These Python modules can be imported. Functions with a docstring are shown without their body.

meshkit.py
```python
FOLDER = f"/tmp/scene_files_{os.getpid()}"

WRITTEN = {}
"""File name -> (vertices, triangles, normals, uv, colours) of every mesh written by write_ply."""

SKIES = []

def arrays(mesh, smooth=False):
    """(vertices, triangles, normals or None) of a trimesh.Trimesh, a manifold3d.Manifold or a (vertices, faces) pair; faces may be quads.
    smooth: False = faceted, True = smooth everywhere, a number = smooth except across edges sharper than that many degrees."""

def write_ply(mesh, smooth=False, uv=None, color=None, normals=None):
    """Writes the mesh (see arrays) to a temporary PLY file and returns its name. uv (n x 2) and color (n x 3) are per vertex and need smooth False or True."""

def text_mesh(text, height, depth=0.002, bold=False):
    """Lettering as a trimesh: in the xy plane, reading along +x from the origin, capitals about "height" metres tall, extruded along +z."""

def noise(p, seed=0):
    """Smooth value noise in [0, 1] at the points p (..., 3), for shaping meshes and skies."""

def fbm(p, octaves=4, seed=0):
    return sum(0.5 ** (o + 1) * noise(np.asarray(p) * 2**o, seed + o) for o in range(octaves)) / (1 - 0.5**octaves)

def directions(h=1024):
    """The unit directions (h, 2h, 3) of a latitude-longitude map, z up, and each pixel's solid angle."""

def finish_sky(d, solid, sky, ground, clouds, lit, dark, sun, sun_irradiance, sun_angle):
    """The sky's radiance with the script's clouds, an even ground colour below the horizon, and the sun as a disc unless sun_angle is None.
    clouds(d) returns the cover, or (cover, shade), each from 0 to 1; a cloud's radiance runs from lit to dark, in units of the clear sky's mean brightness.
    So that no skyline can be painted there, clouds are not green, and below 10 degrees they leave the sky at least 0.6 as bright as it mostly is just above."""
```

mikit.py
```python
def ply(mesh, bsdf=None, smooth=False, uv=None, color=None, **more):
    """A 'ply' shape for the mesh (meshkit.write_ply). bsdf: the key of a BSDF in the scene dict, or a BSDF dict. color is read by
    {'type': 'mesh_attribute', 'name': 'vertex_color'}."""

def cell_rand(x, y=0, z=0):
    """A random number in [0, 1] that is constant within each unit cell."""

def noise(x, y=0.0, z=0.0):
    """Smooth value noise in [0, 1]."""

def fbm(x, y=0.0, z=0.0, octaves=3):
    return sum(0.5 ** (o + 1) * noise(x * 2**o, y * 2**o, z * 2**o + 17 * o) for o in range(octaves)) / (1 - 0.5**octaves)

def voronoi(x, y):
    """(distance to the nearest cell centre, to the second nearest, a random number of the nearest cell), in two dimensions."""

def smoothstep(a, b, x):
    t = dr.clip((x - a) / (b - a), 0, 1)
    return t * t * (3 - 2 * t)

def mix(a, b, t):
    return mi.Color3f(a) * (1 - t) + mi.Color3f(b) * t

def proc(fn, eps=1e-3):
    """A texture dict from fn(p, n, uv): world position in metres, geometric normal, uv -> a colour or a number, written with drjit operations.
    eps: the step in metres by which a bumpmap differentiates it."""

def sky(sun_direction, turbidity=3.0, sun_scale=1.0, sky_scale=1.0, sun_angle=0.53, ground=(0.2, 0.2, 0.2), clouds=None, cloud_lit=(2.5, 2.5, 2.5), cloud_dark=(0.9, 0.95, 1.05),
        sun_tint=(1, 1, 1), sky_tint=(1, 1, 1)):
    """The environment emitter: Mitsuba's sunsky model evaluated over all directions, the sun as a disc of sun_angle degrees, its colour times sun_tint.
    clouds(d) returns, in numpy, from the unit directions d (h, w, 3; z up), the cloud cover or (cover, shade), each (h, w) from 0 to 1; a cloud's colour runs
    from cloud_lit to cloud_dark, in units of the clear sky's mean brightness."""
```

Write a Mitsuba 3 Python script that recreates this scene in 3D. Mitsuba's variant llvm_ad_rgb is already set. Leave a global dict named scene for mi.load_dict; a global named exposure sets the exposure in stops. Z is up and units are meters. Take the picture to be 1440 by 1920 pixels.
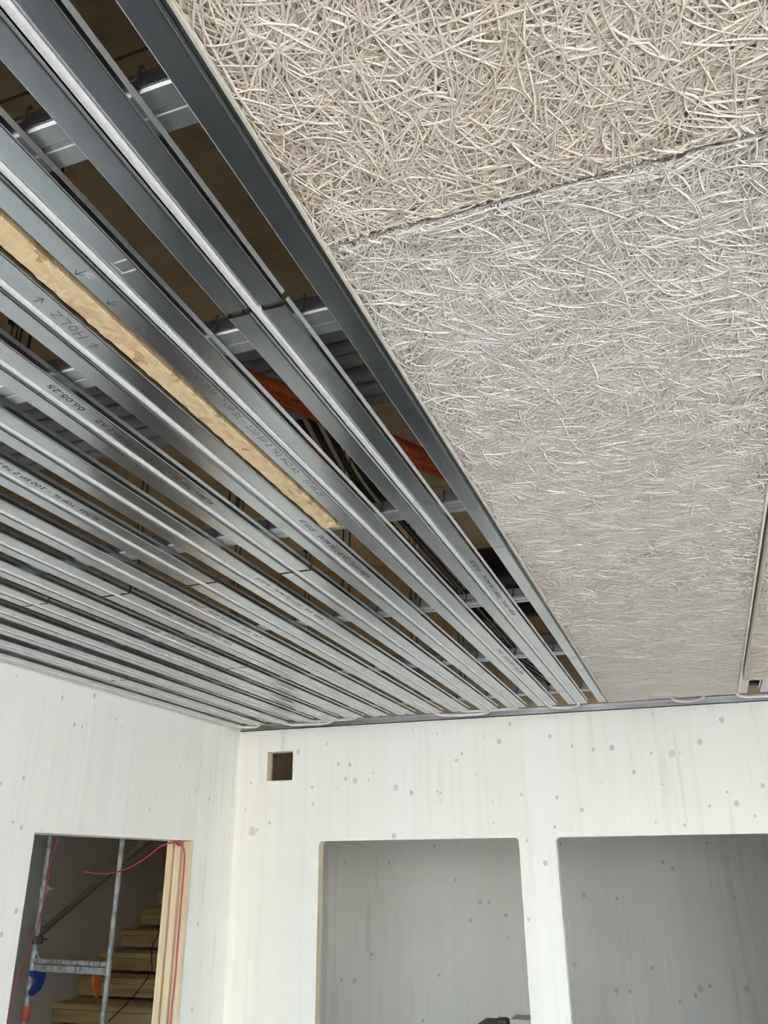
import math
import numpy as np
import trimesh
import drjit as dr
import mitsuba as mi
import mikit
import meshkit
from mikit import proc, noise, fbm, voronoi, cell_rand, smoothstep, mix
from shapely.geometry import Polygon, box as sbox, LineString

T = mi.ScalarTransform4f
scene, labels = {}, {}
HP = 2.603                      # underside of the steel cooling profiles
EYE = np.array([0.0, 0.0, 1.83])
PHI = math.atan(0.043)          # the far wall stands slightly out of square

# ------------------------------------------------------------------ camera, sky, exposure
scene['camera'] = {
    'type': 'perspective', 'fov_axis': 'x', 'fov': math.degrees(2 * math.atan(720 / 1553.0)),
    'near_clip': 0.02, 'far_clip': 200.0,
    'to_world': T().look_at(origin=EYE.tolist(), target=(EYE + np.array([-0.31165563, 0.86321907, 0.39714432])).tolist(),
                            up=[0.14239305, -0.37081244, 0.91772673])}
scene['sky'] = mikit.sky((0.45, -0.70, 0.62), turbidity=4.0, sun_scale=1.0, sky_scale=1.0, sun_angle=1.0,
                         ground=(0.66, 0.66, 0.645), sky_tint=(1.0, 1.02, 1.05), sun_tint=(1.0, 1.12, 1.30))
exposure = 4.90


# ------------------------------------------------------------------ helpers
def key_for(name, parent=None):
    base = f'{parent}__{name}' if parent else name
    if base not in scene and base not in labels:
        return base
    k = 1
    while f'{base}_{k:03d}' in scene or f'{base}_{k:03d}' in labels:
        k += 1
    return f'{base}_{k:03d}'


def thing(name, label, cat, group=None):
    k = key_for(name)
    labels[k] = {'label': label, 'category': cat}
    if group:
        labels[k]['group'] = group
    return k


def put(name, mesh, bsdf, parent=None, smooth=False, label=None, cat=None, group=None, kind=None, color=None):
    k = key_for(name, parent)
    scene[k] = mesh if isinstance(mesh, dict) else mikit.ply(mesh, bsdf, smooth=smooth, color=color)
    d = {}
    for n, v in (('label', label), ('category', cat), ('group', group), ('kind', kind)):
        if v:
            d[n] = v
    if d:
        labels[k] = d
    return k


def cat_(ms):
    return trimesh.util.concatenate(ms)


def bx(x0, x1, y0, y1, z0, z1):
    m = trimesh.creation.box(extents=(x1 - x0, y1 - y0, z1 - z0))
    m.apply_translation(((x0 + x1) / 2, (y0 + y1) / 2, (z0 + z1) / 2))
    return m


def chbox(x0, x1, y0, y1, z0, z1, c=0.003):
    """Box with chamfered edges."""
    pts = []
    for sx, X in ((1, x0), (-1, x1)):
        for sy, Y in ((1, y0), (-1, y1)):
            for sz, Z in ((1, z0), (-1, z1)):
                pts += [(X + sx * c, Y + sy * c, Z), (X + sx * c, Y, Z + sz * c), (X, Y + sy * c, Z + sz * c)]
    return trimesh.convex.convex_hull(np.array(pts))


def extrude_xz(poly, y0, y1):
    """Shapely polygon in (x, z) extruded from y0 to y1."""
    m = trimesh.creation.extrude_polygon(poly, y1 - y0, engine='earcut')
    v = m.vertices
    m2 = trimesh.Trimesh(np.column_stack([v[:, 0], y1 - v[:, 2], v[:, 1]]), m.faces, process=False)
    return m2


def extrude_yz(poly, x0, x1):
    m = trimesh.creation.extrude_polygon(poly, x1 - x0, engine='earcut')
    v = m.vertices
    return trimesh.Trimesh(np.column_stack([x0 + v[:, 2], v[:, 0], v[:, 1]]), m.faces, process=False)


def smooth_path(pts, n=8):
    """Catmull-Rom through pts."""
    p = np.asarray(pts, float)
    p = np.vstack([2 * p[0] - p[1], p, 2 * p[-1] - p[-2]])
    out = []
    for i in range(1, len(p) - 2):
        for t in np.linspace(0, 1, n, endpoint=False):
            a, b, c, d = p[i - 1], p[i], p[i + 1], p[i + 2]
            out.append(0.5 * ((2 * b) + (c - a) * t + (2 * a - 5 * b + 4 * c - d) * t * t + (3 * b - a - 3 * c + d) * t ** 3))
    out.append(p[-2])
    return np.array(out)


def tube(pts, r, sides=12, caps=True):
    """Swept tube along a polyline; r a number or one per point; parallel-transport frame."""
    p = np.asarray(pts, float)
    n = len(p)
    t = np.gradient(p, axis=0)
    t /= np.linalg.norm(t, axis=1, keepdims=True)
    r = np.broadcast_to(np.asarray(r, float), (n,))
    a = np.cross(t[0], [0, 0, 1.0] if abs(t[0][2]) < 0.9 else [1.0, 0, 0])
    a /= np.linalg.norm(a)
    ang = np.arange(sides) * 2 * np.pi / sides
    v = []
    for i in range(n):
        a = a - t[i] * (a @ t[i])
        a /= np.linalg.norm(a)
        b = np.cross(t[i], a)
        v.append(p[i] + r[i] * (np.cos(ang)[:, None] * a + np.sin(ang)[:, None] * b))
    v = np.vstack(v)
    i, j = np.meshgrid(np.arange(n - 1), np.arange(sides), indexing='ij')
    q = np.stack([i * sides + j, i * sides + (j + 1) % sides, (i + 1) * sides + (j + 1) % sides, (i + 1) * sides + j], -1).reshape(-1, 4)
    f = np.vstack([q[:, [0, 1, 2]], q[:, [0, 2, 3]]])
    if caps:
        v = np.vstack([v, p[0], p[-1]])
        k = np.arange(sides)
        f = np.vstack([f, np.stack([(k + 1) % sides, k, k * 0 + len(v) - 2], 1),
                       np.stack([(n - 1) * sides + k, (n - 1) * sides + (k + 1) % sides, k * 0 + len(v) - 1], 1)])
    return trimesh.Trimesh(v, f, process=False)


def ribbon_down(strokes, o, r, u, w, z, thick=0.0003):
    """Pen strokes: polylines in (along r, along u) from the origin o (x, y), drawn on an underside at height z."""
    ms = []
    for s in strokes:
        g = LineString(s).buffer(w / 2, cap_style=1, quad_segs=2)
        m = trimesh.creation.extrude_polygon(g, thick, engine='earcut')
        v = m.vertices
        xy = np.asarray(o) + v[:, :1] * np.asarray(r) + v[:, 1:2] * np.asarray(u)
        ms.append(trimesh.Trimesh(np.column_stack([xy, z - v[:, 2]]), m.faces, process=False))
    m = cat_(ms)
    m.fix_normals()
    return m


def text_down(text, o, r, u, height, length, z, bold=False):
    m = meshkit.text_mesh(text, height, depth=0.0002, bold=bold)
    v = np.array(m.vertices)
    v[:, 0] *= length / v[:, 0].max()
    xy = np.asarray(o) + v[:, :1] * np.asarray(r) + v[:, 1:2] * np.asarray(u)
    return trimesh.Trimesh(np.column_stack([xy, z - v[:, 2]]), m.faces, process=False)


# ------------------------------------------------------------------ materials
def mat(name, d, two=True):
    scene[name] = {'type': 'twosided', 'b': d} if two else d
    return name


def pr(color, rough=0.5, metallic=0.0, spec=0.5, **k):
    c = color if isinstance(color, dict) else {'type': 'rgb', 'value': list(color)}
    return {'type': 'principled', 'base_color': c, 'roughness': rough, 'metallic': metallic, 'specular': spec, **k}


KNOT_FAR = [(-1.919, 2.387, 0.0086), (-1.85, 2.381, 0.011), (-1.874, 2.306, 0.0098), (-1.818, 2.293, 0.0159), (-1.711, 2.33, 0.0061), (-1.736, 2.292, 0.0061), (-2.077, 2.268, 0.0075), (-2.069, 2.175, 0.0075), (-1.92, 2.254, 0.0049), (-1.579, 2.249, 0.0168), (-1.491, 2.219, 0.012), (-1.346, 2.221, 0.0059), (-1.327, 2.214, 0.0059), (-1.2, 2.414, 0.0082), (-1.233, 2.38, 0.0094), (-0.991, 2.468, 0.0128), (-0.927, 2.558, 0.0093), (-1.069, 2.499, 0.0047), (-1.334, 2.526, 0.0047), (-0.89, 2.192, 0.007), (-1.046, 2.163, 0.0047), (-1.047, 2.052, 0.0047), (-1.594, 2.001, 0.0132), (-2.459, 2.304, 0.0064), (-2.487, 2.156, 0.0051), (-2.436, 2.04, 0.023), (-2.331, 2.083, 0.0089), (-2.404, 2.046, 0.0077), (-2.374, 2.568, 0.0051), (-1.991, 2.503, 0.0062), (-2.169, 2.467, 0.015), (-1.474, 2.557, 0.0048), (-1.128, 2.3, 0.0047), (-0.878, 1.966, 0.007), (-0.179, 2.568, 0.0045), (0.149, 2.518, 0.0136), (0.029, 2.416, 0.0136), (-0.718, 2.481, 0.01), (-0.606, 2.425, 0.0082), (-0.499, 2.402, 0.0091), (-0.403, 2.407, 0.0136), (-0.212, 2.372, 0.0072), (-0.112, 2.365, 0.0181), (-0.074, 2.368, 0.0054), (-0.308, 2.281, 0.0099), (-0.18, 2.217, 0.0054), (0.286, 2.195, 0.01), (-0.707, 2.171, 0.01), (-0.587, 2.107, 0.01), (-0.731, 2.029, 0.0073), (-0.233, 2.039, 0.0054), (-0.101, 2.024, 0.0072), (0.029, 2.109, 0.0063), (0.154, 2.116, 0.0127), (0.228, 2.058, 0.0064), (-0.793, 1.859, 0.0125), (0.12, 2.171, 0.0063), (-0.473, 2.24, 0.0036), (-0.898, 1.601, 0.008), (-0.915, 1.743, 0.004)]
KNOT_LEFT = [(2.927, 2.529, 0.0081), (3.028, 2.429, 0.0092), (3.08, 2.428, 0.0065), (3.313, 2.495, 0.0058), (3.351, 2.467, 0.0049), (3.134, 2.574, 0.0113), (2.773, 2.181, 0.0079), (2.658, 2.151, 0.0068), (2.643, 2.57, 0.0043), (3.838, 2.393, 0.0043), (3.934, 2.404, 0.0044), (3.884, 2.336, 0.0054), (3.698, 2.163, 0.0042), (3.649, 2.111, 0.0062), (4.195, 2.196, 0.0091), (3.991, 2.195, 0.0055), (4.049, 2.225, 0.0056), (2.752, 2.014, 0.0052), (2.803, 1.996, 0.0088), (2.921, 1.989, 0.0036), (4.17, 1.583, 0.0094), (4.174, 1.195, 0.0094), (2.844, 1.697, 0.0098), (2.787, 1.62, 0.0097)]
KNOT_BACK = [(-2.887, 1.893, 0.0146), (-2.506, 1.888, 0.0143), (-2.115, 2.009, 0.0126), (-1.952, 1.759, 0.0141), (-1.759, 1.595, 0.0186), (-1.685, 1.594, 0.0109), (-1.561, 1.502, 0.0139), (-2.657, 1.216, 0.0112), (-2.911, 1.033, 0.013), (-2.799, 1.027, 0.021), (-2.107, 1.083, 0.011), (-1.843, 1.466, 0.0125), (-1.555, 1.346, 0.0077), (-2.244, 0.774, 0.0126), (-0.952, 1.648, 0.0182), (-0.712, 1.624, 0.0112), (-0.283, 1.826, 0.0126), (-0.346, 1.873, 0.0126), (-0.014, 2.001, 0.0084), (-1.071, 1.178, 0.0154), (-0.784, 1.017, 0.0168), (-0.691, 1.012, 0.0098), (-0.513, 1.167, 0.0126), (-0.204, 1.043, 0.0223), (-0.136, 1.063, 0.0126), (0.103, 1.049, 0.0196), (-0.243, 1.002, 0.0126), (-0.351, 0.959, 0.0098), (-1.094, 2.012, 0.0098), (0.117, 1.636, 0.0084)]


def glazed(axis, knots, seed, base=(0.875, 0.875, 0.845)):
    """White-glazed spruce: upright grain, lamella tints, knots and resin pockets where the boards have them."""
    def fn(p, n, uv):
        s = p.x if axis == 0 else p.y
        z = p.z
        w = s + 0.012 * (noise(s * 6 + seed, z * 1.3) - 0.5)
        lam = cell_rand(w / 0.17 + seed, 0, seed)
        grain = fbm(w * 55, z * 0.9, seed, octaves=3)
        band = fbm(w * 9 + seed, z * 0.45, seed + 5, octaves=2)
        c = mix(base, (base[0] * 0.972, base[1] * 0.966, base[2] * 0.935), lam * 0.4 + smoothstep(0.4, 0.75, band) * 0.5)
        if axis == 0 and seed == 3:      # the yellower boards next to the corner
            c = mix(c, (base[0] * 0.988, base[1] * 0.973, base[2] * 0.915), smoothstep(-2.15, -2.38, w + 0.05 * noise(z * 1.5, 4.0)))
        c = c * (1 - 0.035 * smoothstep(0.5, 0.78, grain))
        streak = smoothstep(0.76, 0.84, noise(w * 34 + 7 * seed, z * 2.2, 3.0)) * smoothstep(0.45, 0.7, noise(w * 3, z * 1.1, seed + 9.0))
        c = c * (1 - 0.07 * streak)
        k = mi.Float(0)
        jit = 0.25 * (noise(s * 140, z * 140, 1.0) - 0.5)
        for a, b, r in knots:
            d = dr.sqrt(dr.square((s - a) / (r * 1.0)) + dr.square((z - b) / (r * 1.15))) + jit
            k = dr.maximum(k, smoothstep(1.15, 0.75, d) * (0.8 if r < 0.014 else 0.55))
        return mix(c, (0.46, 0.46, 0.43), k * 0.85)
    return fn


mat('wall_far_wood', pr(proc(glazed(0, KNOT_FAR, 3)), 0.55, spec=0.3))
mat('wall_left_wood', pr(proc(glazed(1, KNOT_LEFT, 11)), 0.55, spec=0.3))
mat('wall_back_wood', pr(proc(glazed(0, KNOT_BACK, 23)), 0.6, spec=0.3))
mat('plain_white', pr((0.84, 0.84, 0.82), 0.6, spec=0.3))
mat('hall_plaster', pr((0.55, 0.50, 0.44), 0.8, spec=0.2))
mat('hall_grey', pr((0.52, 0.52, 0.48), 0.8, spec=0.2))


def raw_wood(axis_long, base, dark, f=60):
    def fn(p, n, uv):
        q = [p.x, p.y, p.z]
        l = q.pop(axis_long)
        g = fbm(q[0] * f + 0.3 * noise(l * 3, q[0] * 9), q[1] * f, l * 1.6, octaves=3)
        return mix(base, dark, smoothstep(0.35, 0.75, g))
    return fn


mat('spruce_upright', pr(proc(raw_wood(2, (0.78, 0.64, 0.43), (0.68, 0.52, 0.32))), 0.6))
mat('spruce_jamb', pr(proc(raw_wood(2, (0.80, 0.70, 0.54), (0.68, 0.55, 0.39))), 0.65))
mat('spruce_bare', pr(proc(raw_wood(2, (0.62, 0.48, 0.31), (0.52, 0.39, 0.24), 14)), 0.7))
mat('stair_wood', pr(proc(raw_wood(0, (0.58, 0.45, 0.22), (0.42, 0.30, 0.13), 30)), 0.6))

mat('spruce_boards', pr(proc(raw_wood(0, (0.62, 0.48, 0.31), (0.52, 0.39, 0.24), 14)), 0.7))


def screed(p, n, uv):
    g = fbm(p.x * 3, p.y * 3, 0.0, octaves=4)
    s = smoothstep(0.62, 0.75, fbm(p.x * 1.1 + 4, p.y * 1.1, 2.0, octaves=3))
    return mix((0.075, 0.077, 0.080), (0.105, 0.107, 0.110), g) * (1 - 0.15 * s)


mat('screed', pr(proc(screed), 0.7, spec=0.3))


def galv(p, n, uv):
    g = fbm(p.x * 70, p.y * 14, p.z * 40, octaves=2)
    d = smoothstep(0.62, 0.8, fbm(p.x * 22, p.y * 9, 3.0, octaves=3))
    return mix((0.475, 0.502, 0.527), (0.515, 0.540, 0.560), g) * (1 - 0.10 * d)


def galv_rough(p, n, uv):
    return 0.19 + 0.09 * fbm(p.x * 16, p.y * 5, 1.0, octaves=3)


mat('galvanised', pr(proc(galv), proc(galv_rough), metallic=1.0))
mat('galvanised_dull', pr((0.55, 0.57, 0.58), 0.38, metallic=1.0))
mat('pipe_white', pr((0.76, 0.76, 0.77), 0.30, spec=0.45))
mat('ink', pr((0.035, 0.035, 0.04), 0.6))
mat('pencil', pr((0.10, 0.10, 0.11), 0.6))
mat('tape', pr((0.62, 0.63, 0.64), 0.2, spec=0.6))
mat('strand', pr({'type': 'mesh_attribute', 'name': 'vertex_color'}, 0.75, spec=0.25))


def slab_col(p, n, uv):
    g = noise(p.x * 300, p.y * 300, p.z * 300)
    return mix((0.70, 0.64, 0.56), (0.78, 0.72, 0.64), g)


def edge_col(p, n, uv):
    g = fbm(p.x * 260, p.y * 120, p.z * 260, octaves=2)
    return mix((0.58, 0.54, 0.46), (0.70, 0.66, 0.57), g)


mat('slab', pr(proc(slab_col), 0.85, spec=0.2))
mat('slab_edge', pr(proc(edge_col), 0.85, spec=0.2))
mat('plug', pr((0.44, 0.42, 0.36), 0.7))
mat('dark_steel', pr((0.10, 0.10, 0.10), 0.5, metallic=0.6))


def osb(p, n, uv):
    c = mi.Color3f(0.76, 0.56, 0.32)
    for k, (ang, sx, sy, sh) in enumerate(((0.4, 75, 26, 3.1), (-0.7, 95, 28, 9.7), (1.3, 80, 25, 5.3), (0.05, 110, 36, 2.2))):
        ca, sa = math.cos(ang), math.sin(ang)
        u = (p.x * ca + p.y * sa) * sx + sh
        v = (-p.x * sa + p.y * ca) * sy + sh * 2 + p.z * 30
        d1, d2, r = voronoi(u, v)
        on = dr.select(r > 0.45, smoothstep(0.02, 0.10, d2 - d1), 0.0)
        cr_ = cell_rand(r * 977, k, 1.0)
        tone = mix((0.88, 0.69, 0.42), (0.66, 0.45, 0.24), cr_ * cr_)
        tone = mix(tone, (0.42, 0.27, 0.13), smoothstep(0.86, 0.98, cr_) * 0.8) * (0.88 + 0.22 * noise(u * 9, v * 1.2, float(k)))
        c = c * (1 - on * 0.85) + tone * (on * 0.85)
    return c


mat('osb', pr(proc(osb), 0.6))
mat('conduit_grey', pr((0.33, 0.33, 0.33), 0.5))
mat('conduit_orange', pr((0.55, 0.12, 0.025), 0.5))
mat('cable_black', pr((0.03, 0.03, 0.032), 0.35))


def scaff(p, n, uv):
    g = fbm(p.x * 60, p.y * 60, p.z * 26, octaves=3)
    return mix((0.26, 0.27, 0.25), (0.60, 0.62, 0.59), smoothstep(0.22, 0.72, g))


mat('scaffold_steel', pr(proc(scaff), 0.5, metallic=0.35))
mat('brace_dark', pr((0.13, 0.11, 0.08), 0.6))
mat('cord_red', pr((0.55, 0.07, 0.12), 0.6))
mat('blue_plastic', pr((0.02, 0.06, 0.28), 0.4))
mat('orange_plastic', pr((0.75, 0.18, 0.03), 0.5))
mat('red_plastic', pr((0.65, 0.10, 0.07), 0.45))
mat('case_black', pr((0.02, 0.02, 0.022), 0.45))
mat('case_white', pr((0.55, 0.55, 0.53), 0.5))
mat('frame_grey', pr((0.30, 0.31, 0.32), 0.5))


# ------------------------------------------------------------------ the shell
def far_local(x):
    """Distance along the far wall's face from the corner."""
    return (x + 2.55) / math.cos(PHI)


FAR0 = np.array([-2.55, 4.49 + 0.043 * (-2.55 + 2.518), 0.0])


def on_far(mesh_sz, off):
    """Mesh with vertices (s, depth, z) set on the far wall's face."""
    v = np.asarray(mesh_sz.vertices)
    d, nrm = np.array([math.cos(PHI), math.sin(PHI), 0]), np.array([-math.sin(PHI), math.cos(PHI), 0])
    w = FAR0 + v[:, :1] * d + (v[:, 1:2] + off) * nrm + v[:, 2:] * np.array([0, 0, 1.0])
    return trimesh.Trimesh(w, mesh_sz.faces, process=False)


def far_y(x, off=0.0):
    return 4.49 + 0.043 * (x + 2.518) + off


def rounded_opening(x0, x1, z1, r=0.02):
    return sbox(x0, -1.0, x1, z1).buffer(-r).buffer(r, quad_segs=5)


S = far_local
poly = sbox(-0.14, 0, S(3.5), 3.55)
poly = poly.difference(rounded_opening(S(-2.027), S(-0.921), 1.981)).difference(rounded_opening(S(-0.731), S(0.375), 1.979))
poly = poly.difference(sbox(S(-2.362), 2.311, S(-2.201), 2.474))
put('wall_back', on_far(extrude_xz(poly, 0, 0.07), 0), 'wall_far_wood', label='white glazed timber far wall with two large openings and a small square hole', kind='structure')
# raw cut edge of the openings and of the hole
for (a, b, z0, z1) in ((-2.0275, -2.0262, 0.0, 1.962),):
    put('cut_edge', on_far(bx(S(a), S(b), 0.0005, 0.0698, z0, z1), 0), 'spruce_jamb', parent='wall_back', label='raw cut timber edge of the opening')
put('cut_edge', on_far(bx(S(-2.3625), S(-2.3612), 0.0005, 0.0698, 2.3115, 2.4735), 0), 'spruce_jamb', parent='wall_back', label='raw cut timber edge of the square hole')
put('cut_edge', on_far(bx(S(-2.3612), S(-2.2015), 0.0005, 0.0698, 2.4728, 2.4738), 0), 'spruce_jamb', parent='wall_back', label='raw cut timber edge of the square hole')
hb = sbox(S(-2.545), 2.06, S(-2.06), 2.72)
box_ = cat_([extrude_xz(hb.difference(sbox(S(-2.525), 2.08, S(-2.08), 2.70)), 0.0705, 0.95), extrude_xz(hb, 0.951, 0.97)])
put('hole_cavity', on_far(box_, 0), 'spruce_jamb', parent='wall_back', label='raw timber cavity behind the square hole')
# left wall with its doorway
poly = sbox(-5.4, 0, 4.60, 3.55).difference(sbox(2.883, -1, 4.066, 1.981))
put('wall_left', extrude_yz(poly, -2.69, -2.55), 'wall_left_wood', label='white glazed timber left wall with a doorway to the stair hall', kind='structure')
# shallow closet behind the far wall
put('wall_passage', on_far(bx(S(-3.3), S(3.6), 2.50, 2.60, 0, 3.55), 0), 'wall_back_wood', label='dim glazed timber wall seen through the two large openings', kind='structure')
put('wall_passage_end', bx(3.4, 3.5, 4.83, 7.3, 0, 3.55), 'plain_white', label='end wall of the passage behind the far wall', kind='structure')
# unglazed timber above the hung ceiling
put('wall_back_upper', on_far(bx(S(-2.548), S(3.35), -0.012, -0.0005, HP + 0.031, 3.548), 0), 'spruce_bare', label='bare unglazed timber of the far wall above the profiles', kind='structure')
put('wall_left_upper', bx(-2.5495, -2.5405, -4.95, 4.46, HP + 0.031, 3.548), 'spruce_bare', label='bare unglazed timber of the left wall above the profiles', kind='structure')
# floor, raw ceiling, right and rear walls with their windows
put('floor', bx(-6.0, 3.7, -5.8, 9.2, -0.2, 0.0), 'screed', label='grey screed floor', kind='structure')
ck = put('ceiling', bx(-6.0, 3.7, -5.8, 9.2, 3.575, 3.80), 'spruce_boards', label='raw timber board ceiling above the steel profiles', kind='structure')
for i in range(11):
    y0 = -5.2 + 1.25 * i
    put('panel', bx(-2.68, 3.5, y0 + 0.004, y0 + 1.246, 3.55, 3.574), 'spruce_boards', parent=ck)
poly = sbox(-5.4, 0, 4.8, 3.55)
for y0, y1 in ((-4.7, -2.5), (-1.9, 1.0)):
    poly = poly.difference(sbox(y0, 0.55, y1, 2.50))
put('wall_right', extrude_yz(poly, 3.4, 3.6), 'plain_white', label='white right wall with large window openings', kind='structure')
poly = sbox(-2.55, 0, 3.4, 3.55)
for x0, x1 in ((-1.6, 0.4), (0.9, 3.55)):
    poly = poly.difference(sbox(x0, 0.06, x1, 2.50))
put('wall_front', extrude_xz(poly, -5.2, -5.0), 'plain_white', label='white wall behind the camera with large window openings', kind='structure')
# stair hall behind the left wall
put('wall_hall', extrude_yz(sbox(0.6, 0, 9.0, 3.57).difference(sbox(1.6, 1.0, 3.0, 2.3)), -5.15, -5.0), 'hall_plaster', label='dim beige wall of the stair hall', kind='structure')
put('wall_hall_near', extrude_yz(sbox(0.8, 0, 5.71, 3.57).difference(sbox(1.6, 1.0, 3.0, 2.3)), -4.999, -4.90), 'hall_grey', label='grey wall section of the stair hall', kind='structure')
put('wall_hall_end', bx(-5.0, -2.69, 9.0, 9.15, 0, 3.57), 'hall_plaster', label='end wall of the stair hall', kind='structure')
put('wall_hall_start', bx(-5.0, -2.69, 0.6, 0.75, 0, 3.57), 'hall_plaster', label='near end wall of the stair hall', kind='structure')
put('wall_hall_side', bx(-3.20, -3.13, 4.82, 9.0, 0, 3.57), 'hall_plaster', label='inner side wall of the stair hall', kind='structure')
put('wall_passage_side', bx(-3.128, -3.04, 4.82, 6.98, 0, 3.57), 'plain_white', label='left side wall of the room behind the far wall', kind='structure')
put('wall_hall_corner', bx(-3.128, -2.56, 4.70, 4.80, 0, 3.57), 'plain_white', label='wall corner between stair hall and the room behind the far wall', kind='structure')

# ------------------------------------------------------------------ perimeter channel along the far wall
A = [(-0.0, 0.0), (-0.010, 0.0), (-0.010, 0.0008), (-0.0008, 0.0008), (-0.0008, 0.0282), (-0.030, 0.0282), (-0.030, 0.029), (0.0, 0.029)]
pm = trimesh.creation.extrude_polygon(Polygon(A), S(3.35), engine='earcut')
v = pm.vertices
pm = trimesh.Trimesh(np.column_stack([v[:, 2], v[:, 0], v[:, 1]]), pm.faces, process=False)
pm.apply_translation((0.003, -0.0006, HP))
pm.fix_normals()
ec = put('edge_channel', on_far(pm, 0), 'galvanised_dull', label='long galvanised edge channel fixed along the top of the far wall', cat='channel')
put('sealing_tape', on_far(bx(0.003, S(3.35), -0.004, -0.0006, HP - 0.0045, HP - 0.0002), 0), 'cable_black', parent=ec, label='dark foam sealing tape under the channel')

# ------------------------------------------------------------------ carrier channels (run along x above the profiles)
def carrier_poly():
    t = 0.0008
    o = [(-0.030, 0.030), (-0.030, 0.003), (-0.0275, 0.0), (-0.005, 0.0), (-0.0035, 0.0012), (0.0035, 0.0012), (0.005, 0.0), (0.0275, 0.0), (0.030, 0.003), (0.030, 0.030), (0.0245, 0.030)]
    return LineString([(-0.0245, 0.030)] + o).buffer(t / 2, cap_style=2, join_style=2)


ZC = HP + 0.0175
bars = (0.555, 0.980, 1.755, 2.540, 3.305, 4.100)
where = ('nearest to the camera overhead at the top left', 'second from the camera', 'third from the camera', 'fourth from the camera', 'fifth from the camera', 'sixth, nearest to the far wall')


def stretch_poly(poly, x0, x1):
    m = trimesh.creation.extrude_polygon(poly, x1 - x0, engine='earcut')
    v = m.vertices
    m = trimesh.Trimesh(np.column_stack([x0 + v[:, 2], v[:, 0], v[:, 1]]), m.faces, process=False)
    m.fix_normals()
    return m


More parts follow.
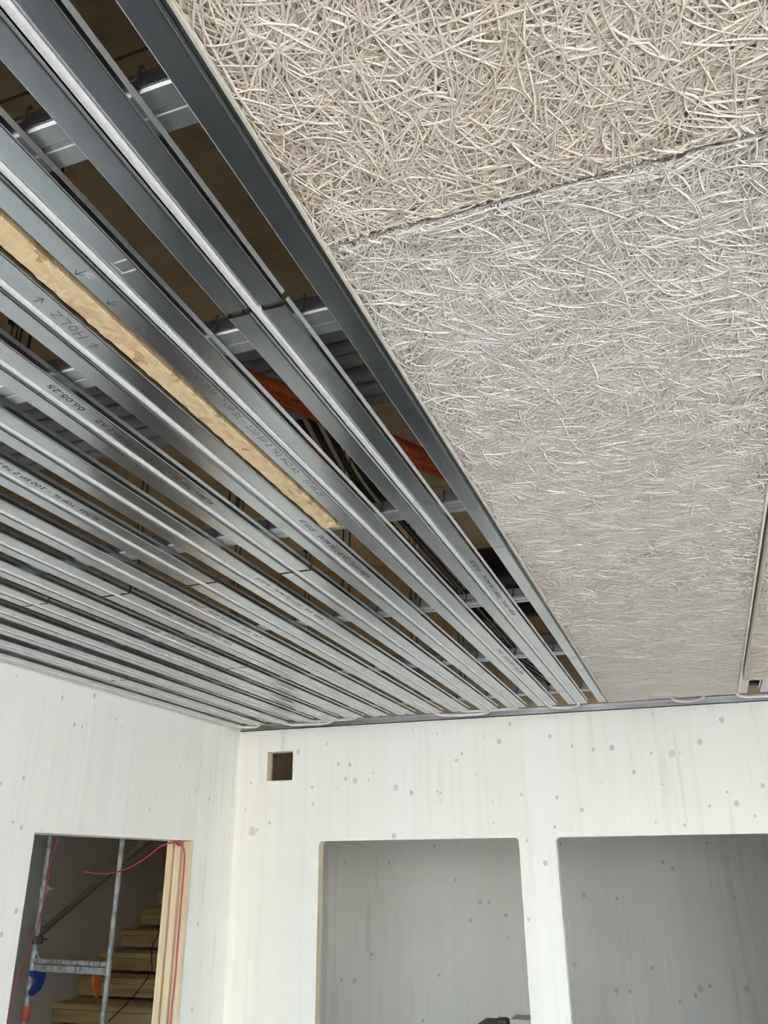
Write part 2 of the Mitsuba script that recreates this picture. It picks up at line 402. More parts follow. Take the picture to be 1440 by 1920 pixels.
for y, w in zip(bars, where):
    k = thing('carrier_channel', f'galvanised carrier channel crossing above the profiles, {w}', 'channel', 'carrier channels above the profiles')
    m = stretch_poly(carrier_poly(), -2.535, 1.30)
    m.apply_translation((0, y, ZC + 0.0005))
    put('rail', m, 'galvanised_dull', parent=k)
    # knurled band of small raised ribs on the flange that faces the room
    n = 420
    xs = np.linspace(-1.40, -0.20, n)
    vv, ff = [], []
    for i, x in enumerate(xs):
        b = np.array([(x - 0.0009, y - 0.0304, ZC + 0.005), (x + 0.0009, y - 0.0304, ZC + 0.005), (x + 0.0009, y - 0.0304, ZC + 0.013), (x - 0.0009, y - 0.0304, ZC + 0.013),
                      (x, y - 0.0317, ZC + 0.006), (x, y - 0.0317, ZC + 0.012)])
        vv.append(b)
        ff.append(np.array([(0, 4, 3), (4, 5, 3), (1, 2, 4), (2, 5, 4), (0, 1, 4), (3, 5, 2)]) + 6 * i)
    put('knurled_ribs', trimesh.Trimesh(np.vstack(vv), np.vstack(ff), process=False), 'galvanised_dull', parent=k, kind='stuff')
    for xh in (-1.95, -1.06, -0.14, 0.78) if y > 0.9 else (-0.14,):
        rod = cat_([tube([(xh - 0.012, y, ZC + 0.004), (xh - 0.012, y, 3.549)], 0.0025, 6), tube([(xh + 0.012, y, ZC + 0.004), (xh + 0.012, y, 3.549)], 0.0025, 6),
                    bx(xh - 0.025, xh + 0.025, y - 0.012, y + 0.012, 3.535, 3.5495)])
        put('hanger', rod, 'dark_steel', parent=k)

# ------------------------------------------------------------------ steel cooling profiles
SHIFT = {2: -0.003, 3: -0.009, 4: -0.006, 5: -0.008, 6: -0.005, 7: -0.006, 8: -0.002, 10: 0.003}    # not quite evenly hung


def gx(k):
    return -0.527 - 0.151 * (k - 1) + SHIFT.get(k, 0.0)


def profile_poly():
    r = 0.0096
    zc = 0.0070
    a = np.radians(np.linspace(200, -20, 13))
    arc = [(r * math.cos(t), zc + r * math.sin(t)) for t in a]
    rim = [(-0.0142, 0.0004), (-0.0128, 0.0005), (-0.0114, 0.0010), (-0.0104, 0.0018), (-0.0099, 0.0030)]
    left = [(-0.0525, 0.0165), (-0.0475, 0.0115), (-0.0475, 0.0022), (-0.0468, 0.0009), (-0.0455, 0.0004)]
    line = left + rim + arc + [(-x, z) for x, z in rim[::-1]] + [(-x, z) for x, z in left[::-1]]
    return LineString(line).buffer(0.0004, cap_style=2, join_style=1, quad_segs=1)


PP = profile_poly()
rng = np.random.default_rng(5)


def profile_mesh(x, y0, y1, dz=0.0):
    m = trimesh.creation.extrude_polygon(PP, 1.0, engine='earcut')
    v = m.vertices
    n = Polygon(PP).area
    m = trimesh.Trimesh(np.column_stack([x + v[:, 0], y1 - v[:, 2] * (y1 - y0), HP + dz + v[:, 1]]), m.faces, process=False)
    return m


def yend(x):
    return 4.335 + 0.03 * (x + 1.1)


cuts = {1: ((0.894, 0.012), (3.10, 0.002)), 2: ((2.61, 0.0015),), 3: ((2.652, 0.0015),), 4: ((1.990, 0.012),), 5: ((3.255, 0.0015),), 6: ((1.988, 0.012),), 7: ((3.16, 0.0015),), 8: ((1.986, 0.012),),
        9: ((2.99, 0.009),), 10: ((1.979, 0.008), (3.30, 0.002)), 11: ((2.96, 0.002),), 12: ((2.86, 0.002),), 13: ((3.01, 0.009),), 14: ((2.2, 0.002),),
        0: ((2.004, 0.003), (3.314, 0.003)), -4: (), -5: ()}
names = {1: 'first profile left of the wood wool boards', 2: 'second profile from the boards, right of the chipboard', 3: 'third profile from the boards, left of the chipboard', 4: 'fourth profile from the boards',
         5: 'fifth profile from the boards', 6: 'sixth profile from the boards', 7: 'seventh profile from the boards', 8: 'eighth profile from the boards', 9: 'ninth profile from the boards', 10: 'tenth profile from the boards',
         11: 'eleventh profile from the boards', 12: 'twelfth profile from the boards', 13: 'second profile from the left wall', 14: 'profile running closest along the left wall', 0: 'profile half covered by the wood wool boards'}
HIDDEN = {-4, -5}
PROF = {}
for k in list(range(0, 15)) + sorted(HIDDEN, reverse=True):
    x = gx(k)
    ys = [-4.95]
    for c, w in cuts[k]:
        ys += [c - w / 2, c + w / 2]
    ys.append(yend(x) + (0.0 if k < 13 else 0.02))
    segs = [(ys[i], ys[i + 1]) for i in range(0, len(ys), 2)]
    for i, (a, b) in enumerate(segs):
        part = ['piece'] if len(segs) == 1 else (['near piece', 'far piece'] if len(segs) == 2 else ['near piece', 'middle piece', 'far piece'])
        lab = f'galvanised steel {part[i]} of the {names[k]}' if k not in HIDDEN else f'galvanised profile end on the {"left" if k == -4 else "right"} of the small square gap at the far wall'
        t = thing('ceiling_profile', lab, 'metal profile', 'steel cooling profiles of the ceiling')
        PROF[(k, i)] = t
        put('sheet', profile_mesh(x, a, b, 0.0004 * ((i + k) % 2)), 'galvanised', parent=t, smooth=25)
        # spring wire clips at the carriers above, as seen beside the nearest profiles
        if 0 <= k <= 8:
            for y in bars:
                if a + 0.05 < y < b - 0.05 and (k <= 2 or y > 1.2):
                    xx = x + 0.058
                    m = tube(smooth_path([(xx - 0.006, y - 0.045, HP + 0.0165), (xx - 0.001, y - 0.040, HP + 0.027), (xx, y - 0.037, HP + 0.048), (xx - 0.001, y - 0.032, HP + 0.051)], 4), 0.0016, 6)
                    put('wire_clip', m, 'dark_steel', parent=t, smooth=40)

# ------------------------------------------------------------------ heating pipes in the grooves
ZP = HP + 0.0062
RP = 0.0075


def pipe_u(ka, kb, drop=0.0, yb=0.0):
    xa, xb = gx(ka) + 0.0014, gx(kb) + 0.0014      # clipped against the right side of the groove
    if xa < xb:
        xa, xb, ka, kb = xb, xa, kb, ka
    ye = yend(xa) - 0.01
    yl = yend(xb) - 0.01
    pts = [(xa, -4.95, ZP), (xa, 1.2, ZP), (xa, ye - 0.3, ZP), (xa, ye, ZP - drop * 0.1)]
    rad = min(abs(xa - xb) / 2, 0.08)
    out = 0.055 + yb
    for t in np.linspace(0, 90, 7):
        pts.append((xa - rad + rad * math.cos(math.radians(t)), ye + out * 0.25 + (out + 0.02) * math.sin(math.radians(t)), ZP - drop * math.sin(math.radians(t))))
    for t in np.linspace(90, 180, 7):
        pts.append((xb + rad + rad * math.cos(math.radians(t)), yl + out * 0.25 + (out + 0.02) * math.sin(math.radians(t)), ZP - drop * math.sin(math.radians(t))))
    pts += [(xb, yl, ZP - drop * 0.1), (xb, yl - 0.3, ZP), (xb, 1.2, ZP), (xb, -4.95, ZP)]
    return tube(pts, RP, 16)


loops = [(1, 2, 0.005, 0.015, 'joining first and second profiles at the far wall'), (3, 5, 0.0, -0.02, 'joining the third and fifth profiles at the far wall'), (4, 6, 0.012, 0.0, 'joining the fourth and sixth profiles at the far wall'),
         (9, 11, 0.0, -0.02, 'joining the ninth and eleventh profiles at the far wall'), (10, 12, 0.010, 0.0, 'joining the tenth and twelfth profiles at the far wall'), (13, 14, 0.006, 0.0, 'in the corner of the two walls'),
         (-2, -3, 0.008, 0.03, 'peeping out below the far end of the large board'), (-4, -6, 0.008, 0.02, 'passing the square gap beside the last board')]
for a, b, drop, yb, w in loops:
    put('heating_pipe', pipe_u(a, b, drop, yb), 'pipe_white', smooth=50, label=f'white pipe with a U bend {w}', cat='pipe', group='white heating pipes in the profiles')
for k, w in ((7, 'in the groove of the seventh profile from the boards'), (8, 'in the groove of the eighth profile from the boards')):
    x = gx(k)
    put('heating_pipe', tube([(x, -4.95, ZP), (x, 1, ZP), (x, yend(x) - 0.03, ZP)], RP, 16), 'pipe_white', smooth=50, label=f'straight white pipe {w}', cat='pipe', group='white heating pipes in the profiles')

# ------------------------------------------------------------------ printing and pencil marks on the profiles
TXT = 'KLIMA-TOP SL - 100 EP 2 781 842 A2'
ZT = HP + 0.00002


def printing(k, i, y_start, y_end, date, side=1, h=0.0125):
    """side 1: right flange, read towards the camera; -1: left flange, read away from it."""
    t = PROF[(k, i)]
    L = abs(y_end - y_start)
    z = ZT + 0.0004 * ((i + k) % 2)
    if side == 1:
        x = gx(k) + 0.0345
        put('printed_text', text_down(TXT, (x, y_start), (0, -1), (-1, 0), h, L * 0.76, z, True), 'ink', parent=t, label='black printed product text')
        put('printed_date', text_down(date, (x, y_start - L * 0.83), (0, -1), (-1, 0), h, L * 0.17, z, True), 'ink', parent=t, label='black printed date')
    else:
        x = gx(k) - 0.0305
        put('printed_text', text_down(TXT, (x, y_start), (0, 1), (1, 0), h, L * 0.76, z), 'pencil', parent=t, label='grey printed product text')
        put('printed_date', text_down(date, (x, y_start + L * 0.83), (0, 1), (1, 0), h, L * 0.17, z), 'pencil', parent=t, label='grey printed date')


printing(4, 0, 1.497, 0.955, '06.05.25')
printing(6, 0, 1.481, 0.95, '06.05.25')
printing(2, 0, 1.018, 1.545, '07.05.25', side=-1)
printing(3, 0, 2.11, 1.655, '07.05.25')
printing(1, 1, 2.64, 2.08, '07.05.25')
printing(5, 0, 2.46, 2.00, '06.05.25')
printing(8, 1, 2.64, 2.16, '06.05.25')
printing(9, 0, 2.80, 2.32, '06.05.25')
printing(7, 0, 2.60, 2.12, '07.05.25')
printing(2, 1, 3.55, 3.08, '07.05.25', side=1)
t3, t2 = PROF[(3, 0)], PROF[(2, 0)]
r, u = (0, -1), (-1, 0)
z3 = ZT + 0.0004
hand = [[(0, 0), (0.001, 0.020)], [(0.014, -0.001), (0.013, 0.019)], [(0.0, 0.009), (0.0135, 0.010)],
        [(0.024, 0.001), (0.020, 0.007), (0.022, 0.014), (0.028, 0.015), (0.032, 0.009), (0.029, 0.001), (0.024, 0.001)],
        [(0.040, 0.018), (0.039, 0.001), (0.050, 0.000)], [(0.056, 0.016), (0.067, 0.016), (0.057, 0.002), (0.069, 0.001)]]
put('pencil_word', ribbon_down(hand, (-0.803, 0.862), r, u, 0.0016, z3), 'pencil', parent=t3, label='handwritten word HOLZ in pencil')
arrow = [[(0, 0.010), (0, -0.008)], [(-0.006, 0.002), (0, -0.008)], [(0.006, -0.001), (0, -0.008)]]
for y in (0.762, 0.886):
    put('pencil_arrow', ribbon_down(arrow, (-0.811, y), r, u, 0.0017, z3), 'pencil', parent=t3, label='pencil arrow pointing to the chipboard')
for y in (0.733, 0.804, 0.872):
    put('pencil_arrow', ribbon_down([[(a, -b) for a, b in s] for s in arrow], (-0.716, y), r, u, 0.0017, ZT), 'pencil', parent=t2, label='pencil arrow pointing to the chipboard')
put('tape_scrap', cat_([ribbon_down([[(-0.012, -0.012), (-0.013, 0.010)], [(0.010, -0.013), (0.009, 0.006)]], (-0.651, 0.742), r, u, 0.0028, ZT), ribbon_down([[(-0.013, 0.009), (0.011, 0.011)]], (-0.651, 0.742), r, u, 0.0015, ZT)]),
    'tape', parent=t2, label='torn clear tape remnant')
put('tape_scrap', ribbon_down([[(0.002, 0.004), (-0.004, -0.003), (-0.011, -0.002)], [(-0.004, 0.006), (-0.012, 0.004)]], (-0.705, 0.737), r, u, 0.0025, ZT), 'tape', parent=t2, label='torn clear tape remnant')

# ------------------------------------------------------------------ chipboard strip between the second and third profiles
m = trimesh.creation.box(extents=(1, 1, 1))
for _ in range(0):
    m = m.subdivide()
nx, ny = 5, 260
x0, x1, y0, y1, z0, z1 = -0.7825, -0.7425, 0.0, 1.735, HP + 0.003, HP + 0.0145
ys = np.linspace(y0, y1, ny)
prof = [(x0, z1), (x0, z0 + 0.001), (x0 + 0.001, z0), (x1 - 0.0015, z0), (x1, z0 + 0.0015), (x1, z1)]
ring = len(prof)
V = []
for i, y in enumerate(ys):
    for j, (x, z) in enumerate(prof):
        q = np.array([[x * 50, y * 55.0 + j // 3 * 7, 0.3]])
        a = float(meshkit.fbm(q, 3, seed=2)[0]) - 0.5
        V.append((x + a * (0.009 if j < 3 else 0.0016), y, z + (0.001 * a if 1 < j < 4 else 0)))
V = np.array(V)
F = []
for i in range(ny - 1):
    for j in range(ring):
        a, b = i * ring + j, i * ring + (j + 1) % ring
        F += [(a, b, b + ring), (a, b + ring, a + ring)]
for j in range(1, ring - 1):
    F += [(0, j + 1, j), ((ny - 1) * ring, (ny - 1) * ring + j, (ny - 1) * ring + j + 1)]
m = trimesh.Trimesh(V, F, process=False)
m.vertices[-ring:, 1] += np.array([-0.03, -0.03, -0.028, 0.0, 0.0, 0.0])
m.fix_normals()
put('chipboard_strip', m, 'osb', label='narrow strip of golden chipboard set between two steel profiles', cat='board')

# ------------------------------------------------------------------ wood wool boards
HB = HP - 0.025


def strands(x0, x1, y0, y1, n, seed, base, near, cut, mean=0.10):
    """Wood-wool ribbons felted on the board's underside; every ribbon arched, curled and laid at its own depth."""
    g = np.random.default_rng(seed)
    K = 8
    L = np.clip(g.lognormal(math.log(mean), 0.45, n), 0.012, 0.26)
    w = g.uniform(0.0016, 0.0031, n) * (1.0 if near else 1.15)
    c = np.column_stack([g.uniform(cut[0] - 0.01, cut[1] + 0.01, n), g.uniform(cut[2] - 0.01, cut[3] + 0.01, n)])
    local = 3.5 * np.pi * meshkit.noise(np.column_stack([c * 9, np.zeros(n)]), seed)
    th = local + g.normal(0, 0.9, n)
    curl = g.normal(0, 7.0, n) + np.where(g.random(n) < 0.2, g.normal(0, 22, n), 0)
    s = np.linspace(-0.5, 0.5, K)[None, :] * L[:, None]
    ang = th[:, None] + curl[:, None] * s + 0.5 * np.sin(s * 40 + g.uniform(0, 6, n)[:, None]) * g.uniform(0, 0.5, n)[:, None]
    step = (L / (K - 1))[:, None]
    dx, dy = np.cos(ang) * step, np.sin(ang) * step
    px = c[:, :1] + np.cumsum(dx, 1) - dx.sum(1, keepdims=True) / 2
    py = c[:, 1:] + np.cumsum(dy, 1) - dy.sum(1, keepdims=True) / 2
    ok = np.ones((n,), bool)
    mx = 0.0015
    for i in range(K):                       # a strand that reaches the cut edge ends there
        out = (px[:, i] < x0 + mx) | (px[:, i] > x1 - mx) | (py[:, i] < y0 + mx) | (py[:, i] > y1 - mx)
        if i == 0:
            ok &= ~out
        else:
            px[:, i] = np.where(out, px[:, i - 1], px[:, i])
            py[:, i] = np.where(out, py[:, i - 1], py[:, i])
    depth = g.beta(1.0, 1.35, n) * 0.0115
    z = depth[:, None] + 0.0009 * np.sin(s * 45 + g.uniform(0, 6, n)[:, None])
    dip = (np.abs(np.linspace(-1, 1, K))[None, :] ** 3) * 0.0022
    z = z + dip
    ex = np.minimum(px - x0, x1 - px)
    ey = np.minimum(py - y0, y1 - py)
    z = z + np.clip(0.0055 - ex, 0, 1) * 0.8 + np.clip(0.0035 - ey, 0, 1) * 0.5
    z = HB + np.maximum(z, 0)
    tx, ty = np.gradient(px, axis=1), np.gradient(py, axis=1)
    l = np.hypot(tx, ty) + 1e-9
    nxv, nyv = -ty / l, tx / l
    roll = g.normal(0, 0.35, n)[:, None] + 0.35 * np.sin(s * 18 + g.uniform(0, 6, n)[:, None])
    hw = w[:, None] / 2 * np.concatenate([[0.6], np.ones(K - 2), [0.6]])[None, :]
    cr, sr = np.cos(roll), np.sin(roll)
    P = np.empty((n, K, 3, 3))
    for q, off in enumerate((-1, 0, 1)):
        P[:, :, q, 0] = px + off * hw * nxv * cr
        P[:, :, q, 1] = py + off * hw * nyv * cr
        P[:, :, q, 2] = z + off * hw * sr + (0.0009 if off else 0.0)
    P = P[ok]
    m_ = len(P)
    col = np.array(base)[None] * g.normal(1, 0.06, (m_, 1)) * (1 + g.normal(0, 0.014, (m_, 3)))
    col *= np.where(g.random((m_, 1)) < 0.03, np.array([[1.0, 0.97, 0.84]]), np.where(g.random((m_, 1)) < 0.03, np.array([[1.02, 0.92, 0.88]]), 1.0))
    vid = np.arange(m_ * K * 3).reshape(m_, K, 3)
    a, b, c_, d = vid[:, :-1, :-1], vid[:, :-1, 1:], vid[:, 1:, 1:], vid[:, 1:, :-1]
    f = np.concatenate([np.stack([a, b, c_], -1).reshape(-1, 3), np.stack([a, c_, d], -1).reshape(-1, 3)])
    v = P.reshape(-1, 3)
    area = np.linalg.norm(np.cross(v[f[:, 1]] - v[f[:, 0]], v[f[:, 2]] - v[f[:, 0]]), axis=1)
    f = f[area > 1e-9]
    return (v, f), np.clip(np.repeat(col, K * 3, axis=0), 0.02, 0.95)


def felt(x0, x1, y0, y1, seed, base):
    """All strands of one board: densest in the stretch that is seen close up."""
    V, F, C, at = [], [], [], 0
    for a, b, dens, near in ((-9, 0.15, 3000, True), (0.15, 2.0, 39000, True), (2.0, 9, 20000, False)):
        a, b = max(a, y0), min(b, y1)
        if b <= a:
            continue
        xm = min(x1, 0.50) if x0 > 0 else x1
        cut = [x0, xm, a, b]
        (v, f), col = strands(x0, x1, y0, y1, int((b - a) * (xm - x0) * dens), seed + len(V), base, near, cut)
        V.append(v)
        F.append(f + at)
        C.append(col)
        at += len(v)
    for a, b in ((y0, y0 + 0.014), (y1 - 0.014, y1)):      # short broken ends along the sawn cross edges
        xm = min(x1, 0.50) if x0 > 0 else x1
        (v, f), col = strands(x0, x1, y0, y1, int((xm - x0) * 2200), seed + 50 + len(V), base, True, [x0, xm, a, b], 0.018)
        V.append(v)
        F.append(f + at)
        C.append(col)
        at += len(v)
    return mikit.ply((np.vstack(V), np.vstack(F)), 'strand', smooth=True, color=np.vstack(C))


def slab(x0, x1, y0, y1):
    c = 0.006
    zt, zf = HP - 0.0005, HB + 0.0165
    pts = [(x, y, zt) for x in (x0, x1) for y in (y0, y1)] + [(x, y, zf + c) for x in (x0, x1) for y in (y0, y1)] + [(x, y, zf) for x in (x0 + c, x1 - c) for y in (y0, y1)]
    return trimesh.convex.convex_hull(np.array(pts))


def bevel(x, y0, y1, side):
    """The planed light bevel along one long edge."""
    c = 0.0065
    p = [(x, HB + c + 0.004), (x, HB + c), (x + side * c, HB), (x + side * (c + 0.002), HB + 0.0006), (x + side * (c + 0.002), HB + c + 0.004)]
    return extrude_xz(Polygon(p), y0, y1)


boards = [
    (-0.3665, 0.233, -0.55, 0.7835, 6500, (0.80, 0.725, 0.635), True, 'beige wood wool board at the top right of the photo, nearest to the camera'),
    (-0.3665, 0.233, 0.7857, 4.243, 27000, (0.775, 0.745, 0.70), True, 'long pale grey wood wool board from the ragged seam to the far wall'),
    (0.2425, 0.845, 0.7857, 3.945, 14000, (0.76, 0.71, 0.64), False, 'wood wool board at the right edge of the photo beyond the dark straight gap'),
    (0.245, 0.845, -0.55, 0.7835, 1500, (0.705, 0.635, 0.545), False, 'wood wool board overhead beyond the right edge of the photo'),
]
for x0, x1, y0, y1 in ((0.857, 3.39, -0.55, 4.26), (-0.3665, 3.39, -4.99, -0.562), (-2.54, -0.3685, -4.99, 0.12)):
    boards.append((x0, x1, y0, y1, 0, (0.7, 0.63, 0.55), False, 'wood wool ceiling lining ' + ('right of the photographed boards' if x0 > 0 else 'behind the camera' if x0 > -1 else 'behind the camera on the left')))
screws = [[(-0.338, 0.755), (-0.250, 0.756), (-0.097, 0.759), (0.051, 0.753), (0.170, 0.738)], [(-0.338, 0.814), (-0.249, 0.819), (-0.095, 0.824), (0.049, 0.824), (0.181, 0.961)], [], [], [], [], []]
plug_m = trimesh.creation.cylinder(radius=0.0075, height=0.004, sections=18)
hole_m = cat_([trimesh.creation.box(extents=(0.0034, 0.001, 0.0006)), trimesh.creation.box(extents=(0.001, 0.0034, 0.0006))])
for (x0, x1, y0, y1, n, base, near, lab), sc in zip(boards, screws):
    if not n:
        put('ceiling_lining', slab(x0, x1, y0, y1), 'slab', label=lab, kind='structure')
        continue
    t = thing('wood_wool_board', lab, 'ceiling board', 'wood wool ceiling boards')
    put('slab', slab(x0, x1, y0, y1), 'slab', parent=t)
    if n:
        put('wood_strands', felt(x0, x1, y0, y1, 41 + len(scene), base), None, parent=t, kind='stuff')
    if x0 < 0:
        put('bevelled_edge', bevel(x0 - 0.0012, y0, y1, 1), 'slab_edge', parent=t, label='smooth light bevelled edge')
        put('bevelled_edge', bevel(x1 + 0.0012, y0, y1, -1), 'slab_edge', parent=t, label='smooth light bevelled edge')
    else:
        put('bevelled_edge', bevel(x0 - 0.0012, y0, y1, 1), 'slab_edge', parent=t, label='smooth light bevelled edge')
    for a, b in sc:
        m = plug_m.copy()
        m.apply_translation((a, b, HB + 0.0012))
        s = put('screw_plug', m, 'plug', parent=t, smooth=40, label='grey round screw head')
        m = hole_m.copy()
        m.apply_translation((a, b, HB - 0.0009))
        put('drive_slot', m, 'dark_steel', parent=s)

# ------------------------------------------------------------------ conduits and cables in the void
def conduit(pts, r, pitch, amp, sides=12):
    p = smooth_path(pts, 10)
    seg = np.r_[0, np.cumsum(np.linalg.norm(np.diff(p, axis=0), axis=1))]
    n = int(seg[-1] / (pitch / 4)) + 1
    s = np.linspace(0, seg[-1], n)
    q = np.column_stack([np.interp(s, seg, p[:, i]) for i in range(3)])
    return tube(q, r + amp * np.sin(2 * np.pi * s / pitch), sides)


rows = (1.178, 1.225, 1.270, 1.337, 1.383, 1.429)
order = ('nearest to the camera', 'second', 'third', 'fourth', 'fifth', 'farthest from the camera')
for i, y in enumerate(rows):
    z = HP + 0.150 + 0.006 * (i % 2)
    j = rng.normal(0, 0.004, 6)
    pts = [(x, y + jj, z) for x, jj in zip((-2.4, -1.6, -1.0, -0.4, 0.3, 1.2), j)]
    put('grey_conduit', conduit(pts, 0.0178, 0.06, 0.0003, 14), 'conduit_grey', smooth=60, label=f'grey ribbed conduit lying above the profiles, {order[i]} of the near bundle', cat='conduit', group='grey conduits of the near bundle')
for i, y in enumerate((3.44, 3.50, 3.56, 3.62, 3.68)):
    z = HP + 0.12
    pts = [(-1.5, y + 0.25, z), (-1.1, y + 0.08, z), (-0.6, y, z), (0.2, y - 0.02, z), (1.2, y, z)]
    put('grey_conduit', conduit(pts, 0.022, 0.06, 0.0003, 14), 'conduit_grey', smooth=60, label=f'grey conduit above the profiles, {("nearest to the camera", "second", "third", "fourth", "nearest to the far wall")[i]} of the far bundle', cat='conduit', group='grey conduits of the far bundle')
for i in range(3):
    o = 0.034 * i
    pts = [(-1.0, 0.80 + o, HP + 0.11), (-0.80, 1.04 + o, HP + 0.10), (-0.675, 1.22 + o, HP + 0.095), (-0.518, 1.54 + o * 1.4, HP + 0.095), (-0.36, 1.82 + o, HP + 0.10), (-0.1, 2.2 + o, HP + 0.13)]
    put('orange_conduit', conduit(pts, 0.0125, 0.012, 0.0008, 10), 'conduit_orange', smooth=60, label=f'orange ribbed conduit slanting above the first profile, {("nearest to the camera", "middle one", "farthest from the camera")[i]} of three', cat='conduit', group='orange conduits above the profiles')
for i in range(5):
    xo = 0.030 * i
    pts = [(-0.76 + xo, 1.50, HP + 0.20), (-0.735 + xo * 0.9, 1.68, HP + 0.10), (-0.725 + xo, 2.0, HP + 0.056 + 0.006 * (i % 2)), (-0.715 + xo * 0.9, 2.5, HP + 0.056), (-0.72 + xo, 3.0, HP + 0.052), (-0.69 + xo * 0.7, 3.4, HP + 0.054), (-0.62 + xo, 4.2, HP + 0.06)]
    put('black_cable', tube(smooth_path(pts, 10), 0.008, 10), 'cable_black', smooth=60, label=f'black cable running above the first and second profiles, {("leftmost", "second from left", "middle one", "fourth from left", "rightmost")[i]} of five', cat='cable', group='black cables above the profiles')

put('insulated_duct', tube(smooth_path([(-0.72, 2.99, HP + 0.235), (-0.3, 3.0, HP + 0.235), (0.4, 3.01, HP + 0.235), (1.3, 3.0, HP + 0.235)], 8), 0.14, 24), 'cable_black', smooth=60,
    label='thick black insulated duct crossing above the first profile and the boards', cat='duct')
put('insulated_pipe', tube(smooth_path([(0.05, 4.33, HP + 0.075), (0.4, 4.36, HP + 0.07), (0.9, 4.37, HP + 0.075), (1.6, 4.42, HP + 0.075)], 8), 0.042, 16), 'cable_black', smooth=60,
    label='black insulated pipe glimpsed through the square gap beside the last board', cat='pipe')

# ------------------------------------------------------------------ doorway timbers
t = thing('timber_jamb', 'raw spruce batten frame on the right side of the doorway', 'door frame')
for a, b, y in ((-2.588, -2.552, 4.030), (-2.642, -2.607, 4.036), (-2.690, -2.655, 4.036)):
    put('batten', chbox(a, b, y, 4.066, 0.002, 1.978, 0.002), 'spruce_upright', parent=t)
put('backing_board', bx(-2.69, -2.551, 4.062, 4.0655, 0.002, 1.978), 'hall_grey', parent=t)
put('nail', tube([(-2.60, 4.034, 1.962), (-2.60, 3.98, 1.968)], 0.003, 8), 'dark_steel', parent=t)

c1 = [(-2.595, 4.000, 1.968), (-2.575, 3.985, 1.966), (-2.566, 4.000, 1.940), (-2.563, 4.012, 1.905), (-2.563, 4.016, 1.818), (-2.563, 4.016, 1.671), (-2.563, 4.015, 1.528), (-2.563, 4.017, 1.366), (-2.563, 4.010, 1.232), (-2.563, 4.010, 1.0), (-2.57, 4.005, 0.3)]
c2 = [(-2.575, 3.985, 1.966), (-2.60, 3.975, 1.975), (-2.8, 4.135, 1.956), (-3.10, 4.439, 1.904), (-3.30, 4.562, 1.853), (-3.50, 4.655, 1.825), (-3.62, 4.681, 1.828), (-3.69, 4.66, 1.836)]
t = thing('red_cord', 'red cord slung from a nail on the door frame and hanging down it', 'cord')
put('hanging_strand', tube(smooth_path(c1, 8), 0.0042, 8), 'cord_red', parent=t, smooth=60)
put('slung_strand', tube(smooth_path(c2, 8), 0.0042, 8), 'cord_red', parent=t, smooth=60)
a = np.linspace(0, 4 * np.pi, 40)
put('knot', tube(np.column_stack([-2.592 + 0.010 * np.cos(a), 3.990 + a * 0.0010, 1.966 + 0.010 * np.sin(a)]), 0.0045, 8), 'cord_red', parent=t, smooth=60)
c3 = [(-4.10, 4.864, 2.063), (-4.1, 4.85, 1.983), (-4.1, 4.825, 1.885), (-4.1, 4.822, 1.741), (-4.1, 4.806, 1.631), (-4.15, 4.843, 1.505), (-4.15, 4.81, 1.44), (-4.15, 4.764, 1.33), (-4.15, 4.714, 1.189), (-4.15, 4.702, 1.105), (-4.15, 4.68, 0.4)]
put('red_cord', tube(smooth_path(c3, 8), 0.0042, 8), 'cord_red', smooth=60, label='thin red cord dangling beside the left post of the scaffold frame', cat='cord')

# ------------------------------------------------------------------ scaffold frame in the stair hall
t = thing('scaffold_frame', 'weathered steel scaffold frame standing in the stair hall', 'scaffold')
PL, PR_ = (-4.26, 4.975), (-3.62, 4.914)
for (x, y), w in ((PL, 'left'), (PR_, 'right')):
    put('post', tube([(x, y, 0.0), (x, y, 1.0), (x, y, 2.55)], 0.0175, 14), 'scaffold_steel', parent=t, smooth=50)
put('ledger', tube([(PL[0] + 0.016, PL[1], 1.305), (PR_[0] - 0.016, PR_[1], 1.305)], 0.0165, 14), 'scaffold_steel', parent=t, smooth=50)
m = chbox(0, math.hypot(PR_[0] - PL[0], PR_[1] - PL[1]) - 0.036, -0.006, 0.006, 1.245, 1.285, 0.002)
m.apply_transform(trimesh.transformations.rotation_matrix(math.atan2(PR_[1] - PL[1], PR_[0] - PL[0]), (0, 0, 1)))
m.apply_translation((PL[0] + 0.018, PL[1], 0))
put('flat_bar', m, 'scaffold_steel', parent=t)
put('gusset', tube([(PL[0] + 0.014, PL[1], 1.36), (PL[0] + 0.055, PL[1] - 0.004, 1.318)], 0.007, 8), 'scaffold_steel', parent=t, smooth=50)
for z, lab in ((1.728, 'clamp on the left post'), (1.427, 'dark clamp on the left post')):
    cm = cat_([tube([(PL[0], PL[1], z - 0.025), (PL[0], PL[1], z + 0.025)], 0.026, 14), chbox(PL[0] + 0.015, PL[0] + 0.055, PL[1] - 0.02, PL[1] + 0.01, z - 0.022, z + 0.022, 0.004),
               tube([(PL[0] + 0.05, PL[1] - 0.005, z), (PL[0] + 0.095, PL[1] - 0.01, z + 0.008)], 0.006, 8)])
    put('clamp', cm, 'scaffold_steel' if z > 1.5 else 'dark_steel', parent=t, smooth=40, label=lab)
put('red_sleeve', tube([(PL[0], PL[1], 0.965), (PL[0], PL[1], 0.975), (PL[0], PL[1], 1.04), (PL[0], PL[1], 1.05)], [0.022, 0.027, 0.027, 0.022], 14), 'red_plastic', parent=t, smooth=40, label='red plastic sleeve on the left post')
put('diagonal_brace', tube([(-4.62, 5.41, 1.42), (-3.70, 5.31, 2.045), (-3.45, 5.283, 2.215)], 0.024, 12), 'brace_dark', smooth=50, label='dark diagonal brace tube behind the scaffold frame', cat='scaffold tube')


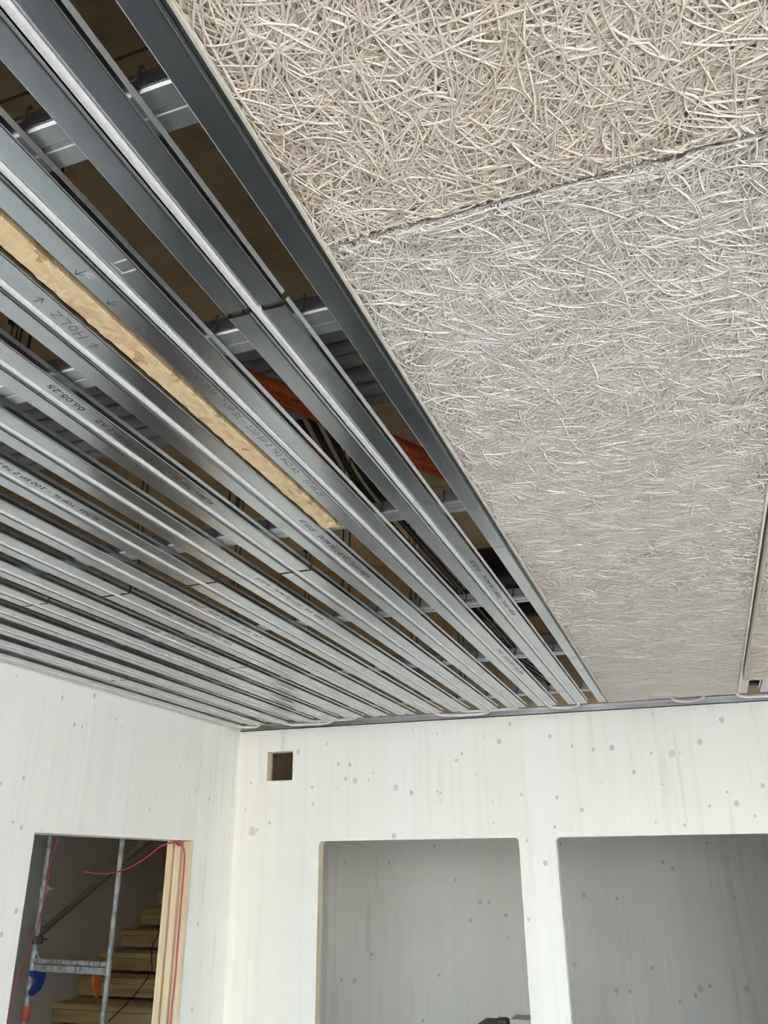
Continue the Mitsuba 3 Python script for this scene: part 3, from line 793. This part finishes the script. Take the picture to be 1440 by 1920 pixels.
def plate(pts, thick):
    """Flat solid from an outline of world points lying in a plane x = const."""
    p = np.array(pts)
    m = trimesh.creation.extrude_polygon(Polygon(p[:, 1:]).buffer(-0.004).buffer(0.004), thick, engine='earcut')
    v = m.vertices
    return trimesh.Trimesh(np.column_stack([p[0, 0] - v[:, 2], v[:, 0], v[:, 1]]), m.faces[:, ::-1], process=False)


put('clamp_bracket', plate([(-4.2, 4.918, 1.255), (-4.2, 5.04, 1.241), (-4.2, 5.045, 1.194), (-4.2, 5.018, 1.139), (-4.2, 4.952, 1.108), (-4.2, 4.936, 1.134), (-4.2, 4.968, 1.167), (-4.2, 4.985, 1.200), (-4.2, 4.956, 1.210), (-4.2, 4.924, 1.225)], 0.03),
    'blue_plastic', label='blue plastic bracket hanging on the left scaffold post', cat='bracket')
put('safety_flag', plate([(-3.9, 5.139, 1.245), (-3.9, 5.224, 1.235), (-3.9, 5.233, 1.141), (-3.9, 5.233, 1.086), (-3.9, 5.205, 1.078), (-3.9, 5.151, 1.165)], 0.012),
    'orange_plastic', label='orange tapering plastic piece hanging behind the right scaffold post', cat='marker')

# ------------------------------------------------------------------ staircase
t = thing('staircase', 'raw timber staircase with boarded steps rising in the dim stair hall', 'staircase')
for i in range(1, 14):
    y = 4.86 + 0.256 * i
    z = 0.155 * (i + 1) - 0.03
    xl = -4.995 if y > 5.73 else -4.895
    put('step', cat_([chbox(xl, -3.75, y - 0.02, y + 0.30, z - 0.04, z, 0.004), chbox(xl + 0.005, -3.76, y, y + 0.03, 0.0 if i == 1 else z - 0.132, z - 0.0405, 0.003)]), 'stair_wood', parent=t)
    put('riser_board', chbox(xl + 0.01, -3.77, y - 0.006, y - 0.0005, z - 0.105, z - 0.045, 0.001), 'stair_wood', parent=t)
put('extension_lead', tube(smooth_path([(-4.3, 6.60, 1.50), (-4.3, 6.46, 1.393), (-4.3, 6.375, 1.284), (-4.25, 6.303, 1.197), (-4.2, 6.24, 1.13), (-4.15, 6.03, 1.028), (-4.1, 5.80, 0.955), (-4.05, 5.56, 0.891)], 8), 0.004, 8), 'cable_black', smooth=60,
    label='thin dark cable trailing down the stairs', cat='cable')

# ------------------------------------------------------------------ black case in the left closet
t = thing('equipment_case', 'black tall equipment case standing in the left closet, its top just in view', 'case')
m = chbox(-1.232, -0.80, 4.72, 4.92, 0.0, 1.118, 0.008)
put('body', m, 'case_black', parent=t)
put('latch', chbox(-1.125, -1.07, 4.70, 4.76, 1.1, 1.148, 0.006), 'case_black', parent=t)
put('tray', cat_([chbox(-1.065, -0.82, 4.74, 4.90, 1.1185, 1.142, 0.004)]), 'case_white', parent=t, label='pale grey tray on top of the case')
